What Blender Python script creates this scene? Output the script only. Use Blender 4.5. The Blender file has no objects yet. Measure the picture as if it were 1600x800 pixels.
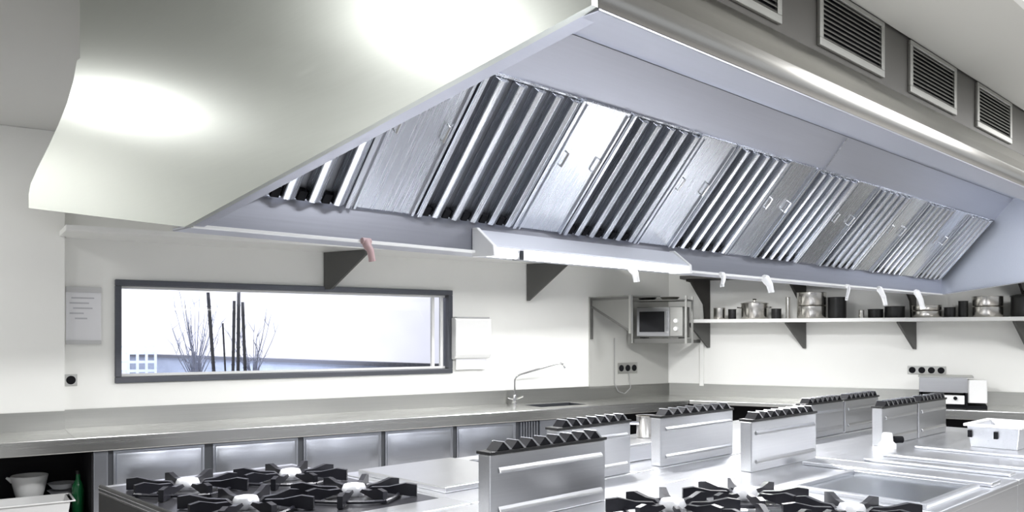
import bpy, bmesh, math, random
from mathutils import Vector, Matrix
random.seed(7)
C = bpy.context.scene.collection
PI = math.pi

# ------------------------------------------------------------------ camera geometry (world X = along the hood, Y = across it)
F = 1300.0; HZ = 522.0; CZ = 1.72
YAW = math.atan(1350/1300.0)
ca, sa = math.cos(YAW), math.sin(YAW)
def at(px, py, d):
    xr = (px-800)/F*d
    return Vector((d*ca+xr*sa, d*sa-xr*ca, CZ+(HZ-py)/F*d))
def wpt(px, dz, dy):
    return at(px, HZ+dy, dz*F/dy)
P1 = wpt(105, .66, 118); P2 = wpt(1045, .66, 76); P3 = wpt(1600, .66, 91)
class Frame:
    def __init__(s, A, B):
        s.o = Vector((A.x, A.y, 0)); d = Vector((B.x-A.x, B.y-A.y, 0)); s.L = d.length
        s.x = d.normalized(); s.y = Vector((-s.x.y, s.x.x, 0)); s.rot = math.atan2(s.x.y, s.x.x)
    def hit(s, px, py, off=0.0):           # local (s, z) of a picture point lying `off` metres in front of the wall
        r = at(px, py, 1.0)-Vector((0, 0, CZ)); cam = Vector((0, 0, CZ))
        p0 = s.o-s.y*off
        t = (p0-cam).dot(s.y)/r.dot(s.y)
        p = cam+r*t
        return (p-s.o).dot(s.x), p.z
    def w(s, a, off, z): return s.o+s.x*a-s.y*off+Vector((0, 0, z))
WW = Frame(P1, P2)      # wall with the window
WR = Frame(P2, P3)      # wall with the pot shelf

# ------------------------------------------------------------------ materials
def new_mat(name):
    m = bpy.data.materials.new(name); m.use_nodes = True
    nt = m.node_tree; return m, nt, nt.nodes['Principled BSDF']
def plain(name, col, rough=.5, metal=0.0, noise=.0, scale=8, emit=None, es=1.0):
    m, nt, b = new_mat(name)
    b.inputs['Base Color'].default_value = (*col, 1); b.inputs['Roughness'].default_value = rough
    b.inputs['Metallic'].default_value = metal
    if noise:
        tc = nt.nodes.new('ShaderNodeTexCoord'); n = nt.nodes.new('ShaderNodeTexNoise'); n.inputs['Scale'].default_value = scale
        n.inputs['Detail'].default_value = 4
        mx = nt.nodes.new('ShaderNodeMix'); mx.data_type = 'RGBA'
        mx.inputs[6].default_value = (*[c*(1-noise) for c in col], 1); mx.inputs[7].default_value = (*[min(1, c*(1+noise)) for c in col], 1)
        nt.links.new(tc.outputs['Object'], n.inputs['Vector']); nt.links.new(n.outputs['Fac'], mx.inputs[0])
        nt.links.new(mx.outputs[2], b.inputs['Base Color'])
    if emit:
        b.inputs['Emission Color'].default_value = (*emit, 1); b.inputs['Emission Strength'].default_value = es
    return m
def steel(name, col, rough=.3, brush=(1, 60, 60), var=.12, rv=.12):
    m, nt, b = new_mat(name)
    b.inputs['Metallic'].default_value = 1
    tc = nt.nodes.new('ShaderNodeTexCoord'); mp = nt.nodes.new('ShaderNodeMapping'); mp.inputs['Scale'].default_value = brush
    n = nt.nodes.new('ShaderNodeTexNoise'); n.inputs['Scale'].default_value = 3; n.inputs['Detail'].default_value = 5
    nt.links.new(tc.outputs['Object'], mp.inputs['Vector']); nt.links.new(mp.outputs['Vector'], n.inputs['Vector'])
    mx = nt.nodes.new('ShaderNodeMix'); mx.data_type = 'RGBA'
    mx.inputs[6].default_value = (*[c*(1-var) for c in col], 1); mx.inputs[7].default_value = (*[min(1, c*(1+var)) for c in col], 1)
    nt.links.new(n.outputs['Fac'], mx.inputs[0]); nt.links.new(mx.outputs[2], b.inputs['Base Color'])
    mr = nt.nodes.new('ShaderNodeMapRange'); mr.inputs[3].default_value = rough-rv/2; mr.inputs[4].default_value = rough+rv/2
    nt.links.new(n.outputs['Fac'], mr.inputs[0]); nt.links.new(mr.outputs[0], b.inputs['Roughness'])
    return m
M = dict(
    wall=plain('white_paint', (.86, .86, .83), .6, noise=.02, scale=3),
    ceil=plain('ceiling_paint', (.64, .64, .62), .8, noise=.02, scale=2),
    floor=plain('floor_tile', (.32, .31, .30), .35, noise=.08),
    hood=steel('hood_outer_steel', (.615, .64, .595), .3, (1, 2, 60), .03, .06),
    cove=steel('hood_cove_steel', (.72, .71, .68), .3, (.6, 40, 40), .05, .08),
    inner=steel('hood_inner_steel', (.54, .555, .62), .42, (.5, 30, 30), .05, .08),
    filt=steel('filter_steel', (.66, .68, .725), .27, (40, .6, 40), .06, .08),
    fdark=plain('filter_gap', (.17, .175, .19), .4, .8),
    casing=plain('taupe_casing', (.125, .12, .112), .45, .3, noise=.06, scale=6),
    gframe=steel('grille_aluminium', (.5, .5, .48), .4),
    black=plain('black_gap', (.012, .012, .014), .6),
    top=steel('worktop_steel', (.62, .62, .6), .26, (.6, 40, 40), .08, .1),
    splash=steel('backsplash_steel', (.42, .42, .4), .36, (.5, 40, 40), .08, .1),
    door=steel('cabinet_steel', (.5, .52, .57), .3, (.6, 40, 40), .06, .08),
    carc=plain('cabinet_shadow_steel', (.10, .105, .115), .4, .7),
    range=steel('range_steel', (.78, .79, .82), .3, (.8, 30, 30), .06, .12),
    riser=steel('riser_steel', (.64, .645, .66), .3, (.6, 30, 40), .07, .1),
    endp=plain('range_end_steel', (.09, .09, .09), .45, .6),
    iron=plain('cast_iron', (.014, .014, .019), .34, .2, noise=.3, scale=30),
    burner=plain('burner_alloy', (.82, .83, .86), .3, .4),
    brk=plain('bracket_grey', (.105, .105, .10), .5, .2),
    brkd=plain('bracket_dark', (.06, .056, .052), .5, .2),
    shelf=plain('pale_shelf_metal', (.84, .84, .82), .3, .1),
    white=plain('white_plastic', (.85, .85, .84), .35),
    paper=plain('paper_white', (.78, .78, .80), .6),
    ink=plain('faint_print', (.5, .5, .53), .7),
    dpot=plain('dark_pan', (.03, .03, .03), .35, .5),
    pot=steel('pot_steel', (.7, .68, .64), .2, (3, 3, 40), .06, .06),
    chrome=plain('chrome', (.7, .7, .7), .12, 1.0),
    frame=steel('window_frame_steel', (.13, .135, .15), .4, (1, 30, 30)),
    green=plain('green_glass', (.01, .10, .035), .12),
    bay=plain('bay_painted_shade', (.02, .02, .022), .7),  # near-black: shade below the worktops put into the colour
    out=plain('outdoor_wall', (.80, .80, .90), .8, noise=.08, scale=1.2),
    par=plain('parapet_blue_grey', (.20, .235, .33), .7, noise=.25, scale=3),
    pard=plain('parapet_coping', (.05, .055, .08), .6),
    ter=plain('terrace_floor', (.6, .6, .63), .8, noise=.1),
    bamboo=plain('bamboo_dark', (.04, .042, .06), .5, noise=.4, scale=6),
    twig=plain('twig_blue_grey', (.30, .32, .42), .7),
    glow=plain('lamp_diffuser', (.9, .9, .9), .4, emit=(1, .99, .97), es=5),
    glowc=plain('ceiling_lamp_diffuser', (.9, .9, .9), .4, emit=(.95, .97, 1), es=2.0),
    pink=plain('pinkish_plastic', (.55, .38, .38), .4),
    gdish=plain('grey_dish', (.5, .51, .53), .35),
    inner_far_lit=steel('hood_far_lit_steel', (.68, .72, .80), .42, (.5, 30, 30), .04, .08),  # lighter copy of the inner steel, brightness of the far end painted in
    gutter=steel('gutter_steel', (.40, .41, .46), .36, (.5, 30, 30), .08, .08),
    lampbody=plain('lamp_housing_paint', (.72, .74, .8), .4, .2),
    rackdark=plain('rack_grey', (.2, .2, .19), .4, .6),
    screen=plain('oven_window', (.02, .02, .022), .15),
)
m, nt, b = new_mat('window_glass')
out = nt.nodes['Material Output']; tr = nt.nodes.new('ShaderNodeBsdfTransparent'); gl = nt.nodes.new('ShaderNodeBsdfGlossy'); gl.inputs['Roughness'].default_value = .03
mx = nt.nodes.new('ShaderNodeMixShader'); mx.inputs[0].default_value = .05
nt.links.new(tr.outputs[0], mx.inputs[1]); nt.links.new(gl.outputs[0], mx.inputs[2]); nt.links.new(mx.outputs[0], out.inputs['Surface']); M['glass'] = m

for k_ in ('black', 'bay'): M[k_].node_tree.nodes['Principled BSDF'].inputs['Specular IOR Level'].default_value = .06

# ------------------------------------------------------------------ mesh helpers
def NB(): return bmesh.new()
def bx(bm, x0, x1, y0, y1, z0, z1):
    v = [bm.verts.new(p) for p in ((x0,y0,z0),(x1,y0,z0),(x1,y1,z0),(x0,y1,z0),(x0,y0,z1),(x1,y0,z1),(x1,y1,z1),(x0,y1,z1))]
    for f in ((0,3,2,1),(4,5,6,7),(0,1,5,4),(1,2,6,5),(2,3,7,6),(3,0,4,7)): bm.faces.new([v[i] for i in f])
    return bm
def prism(bm, pts, axis, a0, a1):
    """extrude a closed 2-D outline along an axis (0: pts are (y,z); 1: (x,z); 2: (x,y))"""
    def P(p, a):
        return (a, p[0], p[1]) if axis == 0 else ((p[0], a, p[1]) if axis == 1 else (p[0], p[1], a))
    A = [bm.verts.new(P(p, a0)) for p in pts]; B = [bm.verts.new(P(p, a1)) for p in pts]
    n = len(pts)
    for i in range(n): bm.faces.new((A[i], A[(i+1) % n], B[(i+1) % n], B[i]))
    bm.faces.new(A[::-1]); bm.faces.new(B)
    return bm
def sheet(bm, pts, axis, a0, a1, th=.0):
    """an open profile extruded along an axis, given a thickness downward-left by solidify later"""
    def P(p, a):
        return (a, p[0], p[1]) if axis == 0 else ((p[0], a, p[1]) if axis == 1 else (p[0], p[1], a))
    A = [bm.verts.new(P(p, a0)) for p in pts]; B = [bm.verts.new(P(p, a1)) for p in pts]
    for i in range(len(pts)-1): bm.faces.new((A[i], A[i+1], B[i+1], B[i]))
    return bm
def tube(bm, pts, r, seg=10, r1=None):
    pts = [Vector(p) for p in pts]; rings = []; n = len(pts)
    for i, p in enumerate(pts):
        t = (pts[min(i+1, n-1)]-pts[max(i-1, 0)]).normalized()
        u = t.orthogonal().normalized() if i == 0 else (rings_u - t*rings_u.dot(t)).normalized()
        rings_u = u; v = t.cross(u)
        rr = r if r1 is None else r+(r1-r)*i/(n-1)
        rings.append([bm.verts.new(p+(u*math.cos(2*PI*k/seg)+v*math.sin(2*PI*k/seg))*rr) for k in range(seg)])
    for a, b_ in zip(rings, rings[1:]):
        for k in range(seg): bm.faces.new((a[k], a[(k+1) % seg], b_[(k+1) % seg], b_[k]))
    bm.faces.new(rings[0][::-1]); bm.faces.new(rings[-1])
    return bm
def lathe(bm, prof, c=(0, 0, 0), seg=28):
    rings = []
    for r, z in prof:
        r = max(r, .0005)
        rings.append([bm.verts.new((c[0]+r*math.cos(2*PI*k/seg), c[1]+r*math.sin(2*PI*k/seg), c[2]+z)) for k in range(seg)])
    for a, b_ in zip(rings, rings[1:]):
        for k in range(seg): bm.faces.new((a[k], a[(k+1) % seg], b_[(k+1) % seg], b_[k]))
    bm.faces.new(rings[0][::-1]); bm.faces.new(rings[-1])
    return bm
def obj(name, bm, mat, parent=None, bevel=0, smooth=False, solid=0, loc=None, rz=0):
    bmesh.ops.recalc_face_normals(bm, faces=bm.faces)
    me = bpy.data.meshes.new(name); bm.to_mesh(me); bm.free()
    o = bpy.data.objects.new(name, me); C.objects.link(o); me.materials.append(mat if not isinstance(mat, str) else M[mat])
    if smooth:
        for p in me.polygons: p.use_smooth = True
        me.set_sharp_from_angle(angle=math.radians(38))
    if solid:
        s = o.modifiers.new('solidify', 'SOLIDIFY'); s.thickness = solid; s.offset = 0
    if bevel:
        b_ = o.modifiers.new('bevel', 'BEVEL'); b_.width = bevel; b_.segments = 2; b_.limit_method = 'ANGLE'; b_.angle_limit = math.radians(40)
    if loc is not None: o.location = loc
    o.rotation_euler[2] = rz
    if parent: o.parent = parent
    return o
def tag(o, label, cat, group=None, kind=None):
    o['label'] = label; o['category'] = cat
    if group: o['group'] = group
    if kind: o['kind'] = kind
    return o
def thing(name, label, cat, loc=(0, 0, 0), rz=0, group=None):
    o = bpy.data.objects.new(name, None); C.objects.link(o); o.location = loc; o.rotation_euler = (0, 0, rz)
    return tag(o, label, cat, group)
def struct(o): o['kind'] = 'structure'; return o
def dup(root, loc=None, rz=None, label=None):
    r = root.copy(); C.objects.link(r)
    if loc is not None: r.location = loc
    if rz is not None: r.rotation_euler[2] = rz
    if label: r['label'] = label
    for ch in list(root.children):
        c = ch.copy(); C.objects.link(c); c.parent = r
        for g in list(ch.children):
            d = g.copy(); C.objects.link(d); d.parent = c
    return r

# ------------------------------------------------------------------ room shell
CEIL = 3.46
s0, zt0 = WW.hit(180, 437); s1, zt1 = WW.hit(705, 455)
_, zb0 = WW.hit(180, 596); _, zb1 = WW.hit(705, 584)
wz1 = (zt0+zt1)/2; wz0 = (zb0+zb1)/2
TH = .25
bm = NB()
bx(bm, -6, s0, 0, TH, 0, CEIL); bx(bm, s1, WW.L+.15, 0, TH, 0, CEIL)
bx(bm, s0, s1, 0, TH, 0, wz0); bx(bm, s0, s1, 0, TH, wz1, CEIL)
struct(obj('wall_back', bm, 'wall', loc=WW.o, rz=WW.rot))
struct(obj('wall_right', bx(NB(), 0, 7.5, 0, TH, 0, CEIL), 'wall', loc=WR.o, rz=WR.rot))
sp, _ = WW.hit(101, 640, .10)
struct(obj('wall_left', bx(NB(), -6, sp, -.10, -.001, 0, CEIL-.002), 'wall', loc=WW.o, rz=WW.rot))
struct(obj('floor', bx(NB(), -6, 14, -6, 12, -.1, 0), 'floor'))
struct(obj('ceiling', bx(NB(), -6, 14, 1.74, 12, CEIL, CEIL+.1), 'ceil'))
struct(obj('ceiling', bx(NB(), -6, 14, -3, 1.715, 3.29, 3.56), 'ceil'))
# added grey sheet that paints the darker wall shading into the window-wall corner
c0, _ = WW.hit(921, 560, .02)
struct(obj('trim_1', bx(NB(), c0, WW.L-.03, -.02, -.001, 1.03, 2.19), plain('corner_shade_grey', (.47, .47, .445), .45, .1), loc=WW.o, rz=WW.rot))
# pipe boxing in the corner of the right wall
c1, _ = WR.hit(1096, 560, .03)
struct(obj('trim_2', bx(NB(), c1-.03, c1+.03, -.03, -.001, 1.03, 2.4), 'wall', loc=WR.o, rz=WR.rot, bevel=.008))

# window
wf = bpy.data.objects.new('window_1', None); C.objects.link(wf); wf.location = WW.o; wf.rotation_euler[2] = WW.rot; wf['kind'] = 'structure'
fw = .05
bm = NB()
for (a, b_, c, d) in ((s0-.005, s1+.005, wz0-.005, wz0+fw), (s0-.005, s1+.005, wz1-fw, wz1+.005), (s0-.005, s0+fw, wz0+fw, wz1-fw), (s1-fw, s1+.005, wz0+fw, wz1-fw)):
    bx(bm, a, b_, -.03, .12, c, d)
obj('window_frame', bm, 'frame', wf, bevel=.006)
bm = NB()
for a in (s1-fw-.17, s1-fw-.06): bx(bm, a, a+.035, .05, .09, wz0+fw+.02, wz1-fw-.02)
bx(bm, s0+fw, s1-fw, .05, .09, wz0+fw, wz0+fw+.025); bx(bm, s0+fw, s1-fw, .05, .09, wz1-fw-.025, wz1-fw)
obj('sash', bm, M['white'], wf, bevel=.004)
obj('pane', bx(NB(), s0+fw, s1-fw, .066, .074, wz0+fw+.02, wz1-fw-.02), 'glass', wf)

# ------------------------------------------------------------------ outdoors seen through the window
struct(obj('terrace', bx(NB(), -14, 14, .3, 30, .3, .5), 'ter', loc=WW.o, rz=WW.rot))
A = at(150, 552, 22); B = at(760, 581, 12.6)
PF = Frame(A, B)
struct(obj('outdoor_wall', bx(NB(), -14, 30, 0, .2, .5, 9), 'out', loc=at(100, 522, 27)-Vector((0, 0, CZ)), rz=WW.rot))
pw = tag(bpy.data.objects.new('parapet_wall', None), 'low blue-grey wall with dark coping outside the window', 'wall'); C.objects.link(pw)
pw.location = PF.o; pw.rotation_euler[2] = PF.rot
obj('wall_face', bx(NB(), 2.0, PF.L+.2, 0, .2, .5, 1.17), 'par', pw)
obj('coping', bx(NB(), 2.0, PF.L+.2, -.04, .24, 1.17, 1.235), 'pard', pw)
TZ = .5
def stake(px0, py_top, px1, d, r, label):
    t = at(px0, py_top, d); b_ = at(px1, 580, d); k = (b_-t)/(t.z-b_.z); b2 = t+k*(t.z-TZ)
    n = 9; pts = []
    bm = NB(); tube(bm, [b2.lerp(t, i/n) for i in range(n+1)], r, 8)
    for i in range(1, n): tube(bm, [b2.lerp(t, i/n-.004), b2.lerp(t, i/n+.004)], r*1.25, 8)
    return tag(obj('bamboo_stake', bm, 'bamboo', smooth=True), label, 'bamboo stake', 'bamboo stakes outside the window')
stake(325, 457, 334, 12, .026, 'dark bamboo stake standing alone, leftmost outside the window')
stake(366, 470, 364, 12.4, .024, 'dark bamboo stake at the left of the close trio outside the window')
stake(373, 455, 372, 12.2, .026, 'tallest dark bamboo stake, middle of the trio outside the window')
stake(379, 472, 383, 11.8, .023, 'dark bamboo stake at the right of the trio outside the window')
stake(348, 505, 352, 12.6, .015, 'short thin bamboo stake between the lone stake and the trio')
def shrub(px, d, n, spread, h, label):
    o = at(px, 580, d); bm = NB()
    for i in range(n):
        a = random.uniform(-1, 1); b_ = random.uniform(-.5, .5); hh = h*random.uniform(.55, 1)
        p0 = Vector((o.x, o.y, TZ)); q = p0+Vector((a*.1, b_*.1, hh*.5)); e = p0+Vector((a*spread, b_*spread, hh))
        tube(bm, [p0+Vector((a*.05, b_*.05, 0)), q, q.lerp(e, .55)+Vector((a*.03, 0, .02)), e], .011, 5, .003)
        for k in range(3):
            s = q.lerp(e, random.random()); tube(bm, [s, s+Vector((random.uniform(-.15, .15), random.uniform(-.1, .1), random.uniform(.08, .25)))], .006, 4, .002)
    return tag(obj('shrub', bm, 'twig'), label, 'shrub', 'bare shrubs outside the window')
shrub(306, 12.6, 26, .42, 1.95, 'bare pale shrub left of the lone bamboo stake outside')
shrub(395, 13, 14, .42, 1.7, 'bare thin shrub right of the bamboo trio outside')
# white lattice garden screen
a = at(186, 560, 13); b_ = at(243, 560, 13.2); LF = Frame(a, b_)
t = thing('lattice_screen', 'white square-lattice garden screen at the left edge of the window view', 'screen', (LF.o.x, LF.o.y, TZ), LF.rot)
bm = NB(); bl = plain('pale_blue_lattice', (.36, .41, .55), .6)
for i in range(5): bx(bm, i*LF.L/4-.02, i*LF.L/4+.02, 0, .03, .45, 1.06 if i not in (1, 4) else 1.14)
for z in (.5, .64, .78, .92, 1.02): bx(bm, 0, LF.L, .005, .025, z-.02, z+.02)
obj('lattice', bm, bl, t)
for x in (0, LF.L): obj('leg', bx(NB(), x-.025, x+.025, -.005, .035, 0, .5), bl, t)

# ------------------------------------------------------------------ extraction hood
HX0, HX1 = 1.21, 8.62; YC = 2.93
back = [(4.135, 2.975), (4.19, 2.89), (4.28, 2.81), (4.42, 2.73), (4.589, 2.651), (4.78, 2.57), (4.90, 2.51), (4.94, 2.46), (4.94, 2.386)]
front = [(1.725, 2.975), (1.685, 2.89), (1.60, 2.80), (1.48, 2.70), (1.33, 2.59), (1.18, 2.49), (1.08, 2.435), (1.04, 2.41), (1.037, 2.348)]
hood = thing('extraction_hood', 'long stainless steel canopy hood with flared end hanging above the cooking ranges', 'extractor hood', (0, 0, 0))
outline = back[::-1]+front+[(YC, 2.10)]
for x, nm in ((HX0, 0), (HX1, 1)):
    o = obj('end_panel', prism(NB(), outline, 0, x, x+.02), M['hood'] if nm == 0 else M['inner_far_lit'], hood)
# coves and box
obj('front_cove', sheet(NB(), [(y, z) for y, z in front], 0, HX0+.02, HX1), 'cove', hood, smooth=True, solid=.006)
obj('rear_cove', sheet(NB(), [(y, z) for y, z in back], 0, HX0+.02, HX1), 'hood', hood, smooth=True, solid=.006)
obj('duct_casing', bx(NB(), HX0+.03, HX1, 1.725, 4.135, 2.976, CEIL), 'casing', hood, bevel=.004)
obj('casing_end', bx(NB(), HX0+.012, HX0+.03, 1.73, 4.13, 2.977, CEIL), 'hood', hood)
# front lip under the rim and the lips along the end panel
bm = NB(); bx(bm, HX0+.02, HX1, 1.037, 1.14, 2.342, 2.352); bx(bm, HX0+.02, HX1, 1.13, 1.14, 2.352, 2.39)
obj('front_lip', bm, 'inner', hood, bevel=.002)
def vz(y): return 2.10+(2.348-2.10)*(YC-y)/(YC-1.037)
for xa, xb in ((HX0+.02, HX0+.06), (HX1-.04, HX1)):
    obj('end_lip', prism(NB(), [(1.037, vz(1.037)), (YC, 2.10), (YC, 2.106), (1.037, vz(1.037)+.006)], 0, xa, xb), 'inner', hood)
# central gutter
bm = NB(); bx(bm, HX0+.02, HX1, YC, YC+.012, 2.10, 2.25); bx(bm, HX0+.02, HX1, YC+.15, YC+.162, 2.12, 2.25); bx(bm, HX0+.02, HX1, YC, YC+.16, 2.10, 2.112)
obj('gutter', bm, 'gutter', hood, bevel=.003)
obj('gutter_lip', bx(NB(), HX0+.02, HX1, YC-.025, YC-.001, 2.098, 2.110), 'shelf', hood, bevel=.002)
# inner upper panels (front side and mirrored rear side) with a few seams
T0 = Vector((0, YC, 2.25)); T1 = Vector((0, 2.47, 2.78))
obj('inner_panel', sheet(NB(), [(2.472, 2.783), (2.315, 2.965)], 0, HX0+.02, HX1), 'inner', hood, solid=.004)
obj('inner_ceiling', sheet(NB(), [(2.312, 2.968), (1.74, 2.968)], 0, HX0+.02, HX1), 'inner', hood, solid=.004)
obj('inner_panel', sheet(NB(), [(YC+.16, 2.25), (3.55, 2.79), (4.2, 2.72), (4.92, 2.42)], 0, HX0+.02, HX1), 'inner', hood, solid=.004)
obj('panel_seam', prism(NB(), [(2.466, 2.778), (2.312, 2.957), (2.310, 2.955), (2.464, 2.776)], 0, 5.16, 5.168), 'filt', hood)
# filters
SL = (T1-T0).length; th = math.atan2(T1.z-T0.z, T1.y-T0.y)
def handles(t, x0, x1, y):
    for x in (x0, x1):
        bm = NB(); tube(bm, [(x, y-.035, .012), (x, y-.035, .04), (x, y+.035, .04), (x, y+.035, .012)], .006, 6)
        obj('handle', bm, 'chrome', t)
def filt_unit(W, label):
    t = thing('baffle_filter', label, 'grease filter', (0, 0, 0), 0, 'baffle grease filters in the hood'); t.rotation_euler = (th, 0, 0)
    bm = NB(); e = .022
    bx(bm, 0, e, 0, SL, 0, .035); bx(bm, W-e, W, 0, SL, 0, .035); bx(bm, e, W-e, SL-.012, SL, 0, .012); bx(bm, e, W-e, 0, .008, 0, .012)
    obj('frame', bm, 'filt', t, bevel=.003)
    obj('backing', bx(NB(), e, W-e, .008, SL-.012, -.006, .0), 'fdark', t)
    n = 5; p = (W-2*e)/n
    bm = NB()
    for i in range(n):
        x = e+i*p+p*.36
        prism(bm, [(x, .0), (x+.006, .045), (x+.03, .05), (x+p*.62, .028), (x+p*.64, .0)], 1, .014, SL-.014)
    obj('baffles', bm, 'filt', t, bevel=.003)
    for i in range(n):
        obj('drain_slot', bx(NB(), e+i*p+.004, e+i*p+p*.36-.002, .009, .05, .0005, .03), 'black', t)
    return t
def blank_unit(W, label):
    t = thing('blank_panel', label, 'hood panel', (0, 0, 0), 0, 'plain panels between the hood filters'); t.rotation_euler = (th, 0, 0)
    bm = NB(); bx(bm, .004, W-.004, 0, SL, 0, .02)
    obj('plate', bm, 'filt', t, bevel=.006)
    for xa in (.02, W-.032): obj('edge_fold', bx(NB(), xa, xa+.012, 0, SL-.02, .02, .03), 'filt', t)
    handles(t, .055, W-.055, SL*.58)
    return t
FW = .60; BW = .345
ords = ['nearest', 'second', 'third', 'fourth', 'fifth', 'sixth', 'seventh', 'farthest']
f0 = b0 = None
xs = [1.275+.945*k for k in range(8)]
for k, x in enumerate(xs):
    w = FW
    lab = 'steel baffle grease filter in the hood, %s from the flared end' % ords[k] if k not in (0, 7) else ('steel baffle grease filter at the near end of the hood, partly hidden by the panel' if k == 0 else 'steel baffle grease filter at the far end of the hood')
    if f0 is None: f0 = filt_unit(w, lab); o = f0
    else: o = dup(f0, label=lab)
    o.location = (x, YC-.002, 2.252)
    lab = 'plain steel panel with two clip handles, %s along the hood from the flared end' % ords[k]
    if k < 7:
        if b0 is None: b0 = blank_unit(BW, lab); o = b0
        else: o = dup(b0, label=lab)
        o.location = (x+FW, YC-.002, 2.252)

# vents on the casing
def vent(label):
    t = thing('air_vent', label, 'air vent', (0, 0, 0), 0, 'louvred air vents on the hood casing')
    W, H = .70, .275
    bm = NB(); e = .035
    bx(bm, 0, W, -.018, -.001, 0, e); bx(bm, 0, W, -.018, -.001, H-e*.7, H); bx(bm, 0, e, -.018, -.001, e, H-e*.7); bx(bm, W-e, W, -.018, -.001, e, H-e*.7)
    obj('frame', bm, 'gframe', t, bevel=.003)
    obj('backing', bx(NB(), e, W-e, -.004, -.001, e, H-e*.7), 'black', t)
    bm = NB(); n = 10
    for i in range(n):
        z = e+(H-1.7*e)*(i+.5)/n
        prism(bm, [(-.016, z-.009), (-.014, z-.009), (-.005, z+.006), (-.007, z+.006)], 0, e, W-e)
    obj('louvres', bm, 'gframe', t)
    return t
v0 = None
for k, (x, lab) in enumerate(((2.50, 'louvred air vent on the hood casing cut by the top edge of the photo'), (3.54, 'largest fully visible louvred air vent on the casing, nearest the camera'),
            (4.575, 'middle louvred air vent on the hood casing'), (5.645, 'louvred air vent on the casing next to the right edge of the photo'))):
    if v0 is None: v0 = vent(lab); o = v0
    else: o = dup(v0, label=lab)
    o.location = (x, 1.725, 3.005)

# fluorescent fitting under the gutter
lx0, lx1 = 2.56, 4.12
t = thing('fluorescent_light', 'long white fluorescent lamp fitting fixed under the front of the hood gutter', 'lamp', (0, 0, 0))
prof = [(2.925, 2.20), (2.90, 2.205), (2.80, 2.10), (2.80, 2.088), (2.925, 2.088)]
obj('housing', prism(NB(), [(2.928, 2.205), (2.90, 2.207), (2.79, 2.125), (2.79, 2.118), (2.928, 2.118)], 0, lx0+.02, lx1), 'lampbody', t, bevel=.003)
for x in (lx0, lx1): obj('end_cap', prism(NB(), [(2.928, 2.215), (2.895, 2.215), (2.78, 2.125), (2.775, 2.075), (2.928, 2.08)], 0, x, x+.02), 'white', t, bevel=.004)
obj('tube', tube(NB(), [(lx0+.03, 2.86, 2.098), (lx1-.02, 2.86, 2.098)], .019, 12), 'glow', t, smooth=True)
obj('lamp_clip', bx(NB(), lx0+.22, lx0+.25, 2.835, 2.885, 2.075, 2.119), 'carc', t)

# white hooks on the gutter rim
def hook(px, dz0, dz1, lean, r, label, m_='white', y=2.895):
    X = None
    xr = (px-800)/F; X = y*(ca+xr*sa)/(sa-xr*ca)
    t = thing('hanging_hook', label, 'hook', (X, y, 2.10), 0, 'white hooks hanging from the hood gutter')
    bm = NB(); tube(bm, [(0, .0, .0), (0, -.012, -.02), (lean*.5, -.02, -.035*dz1), (lean, -.02, -.07*dz1)], r, 10, r*.7)
    obj('hook_body', bm, m_, t, smooth=True)
    bm = NB(); tube(bm, [(-.02, .0, .004), (.02, .0, .004)], r*.7, 8); tube(bm, [(lean, -.02, -.07*dz1), (lean+.002, -.02, -.07*dz1-.01)], r*.75, 8)
    obj('hook_clamp', bm, m_, t, smooth=True)
hook(572, 0, 1.0, .015, .02, 'pinkish hook hanging from the gutter left of the lamp fitting', 'pink')
hook(985, 0, 1.1, .03, .024, 'white hook hanging in front of the lit fluorescent fitting')
hook(1128, 0, 1.0, -.03, .018, 'white hook hanging on the gutter above the leftmost shelf pots')
hook(1196, 0, 1.2, .04, .03, 'thick white hook hanging midway along the gutter')
hook(1324, 0, 1.5, -.06, .015, 'thin white hook leaning left above the dark shelf pans')
hook(1374, 0, 1.8, .07, .026, 'white hook leaning right, second from the far end of the gutter')
hook(1432, 0, 2.0, .09, .030, 'white hook at the far end of the hood gutter')

# front ceiling lamp just cutting the top right corner
t = thing('ceiling_light', 'white ceiling light panel in the top right corner of the photo', 'ceiling light', (0, 0, 3.29))
bm = NB(); bx(bm, 3.4, 6.0, .55, .58, -.03, 0); bx(bm, 3.4, 6.0, 1.13, 1.16, -.03, 0); bx(bm, 3.4, 3.43, .58, 1.13, -.03, 0); bx(bm, 5.97, 6.0, .58, 1.13, -.03, 0)
obj('frame', bm, 'white', t); obj('diffuser', bx(NB(), 3.43, 5.97, .58, 1.13, -.02, -.002), 'glowc', t)

# ------------------------------------------------------------------ worktop on the window wall
CT = .90; CD = .86
k0, _ = WW.hit(832, 638, .45); k1, _ = WW.hit(905, 636, .45)
sEnd = WW.L
wt = thing('worktop', 'long stainless steel worktop with backsplash below the window', 'worktop', WW.o, WW.rot)
bm = NB(); S0 = -5
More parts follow.
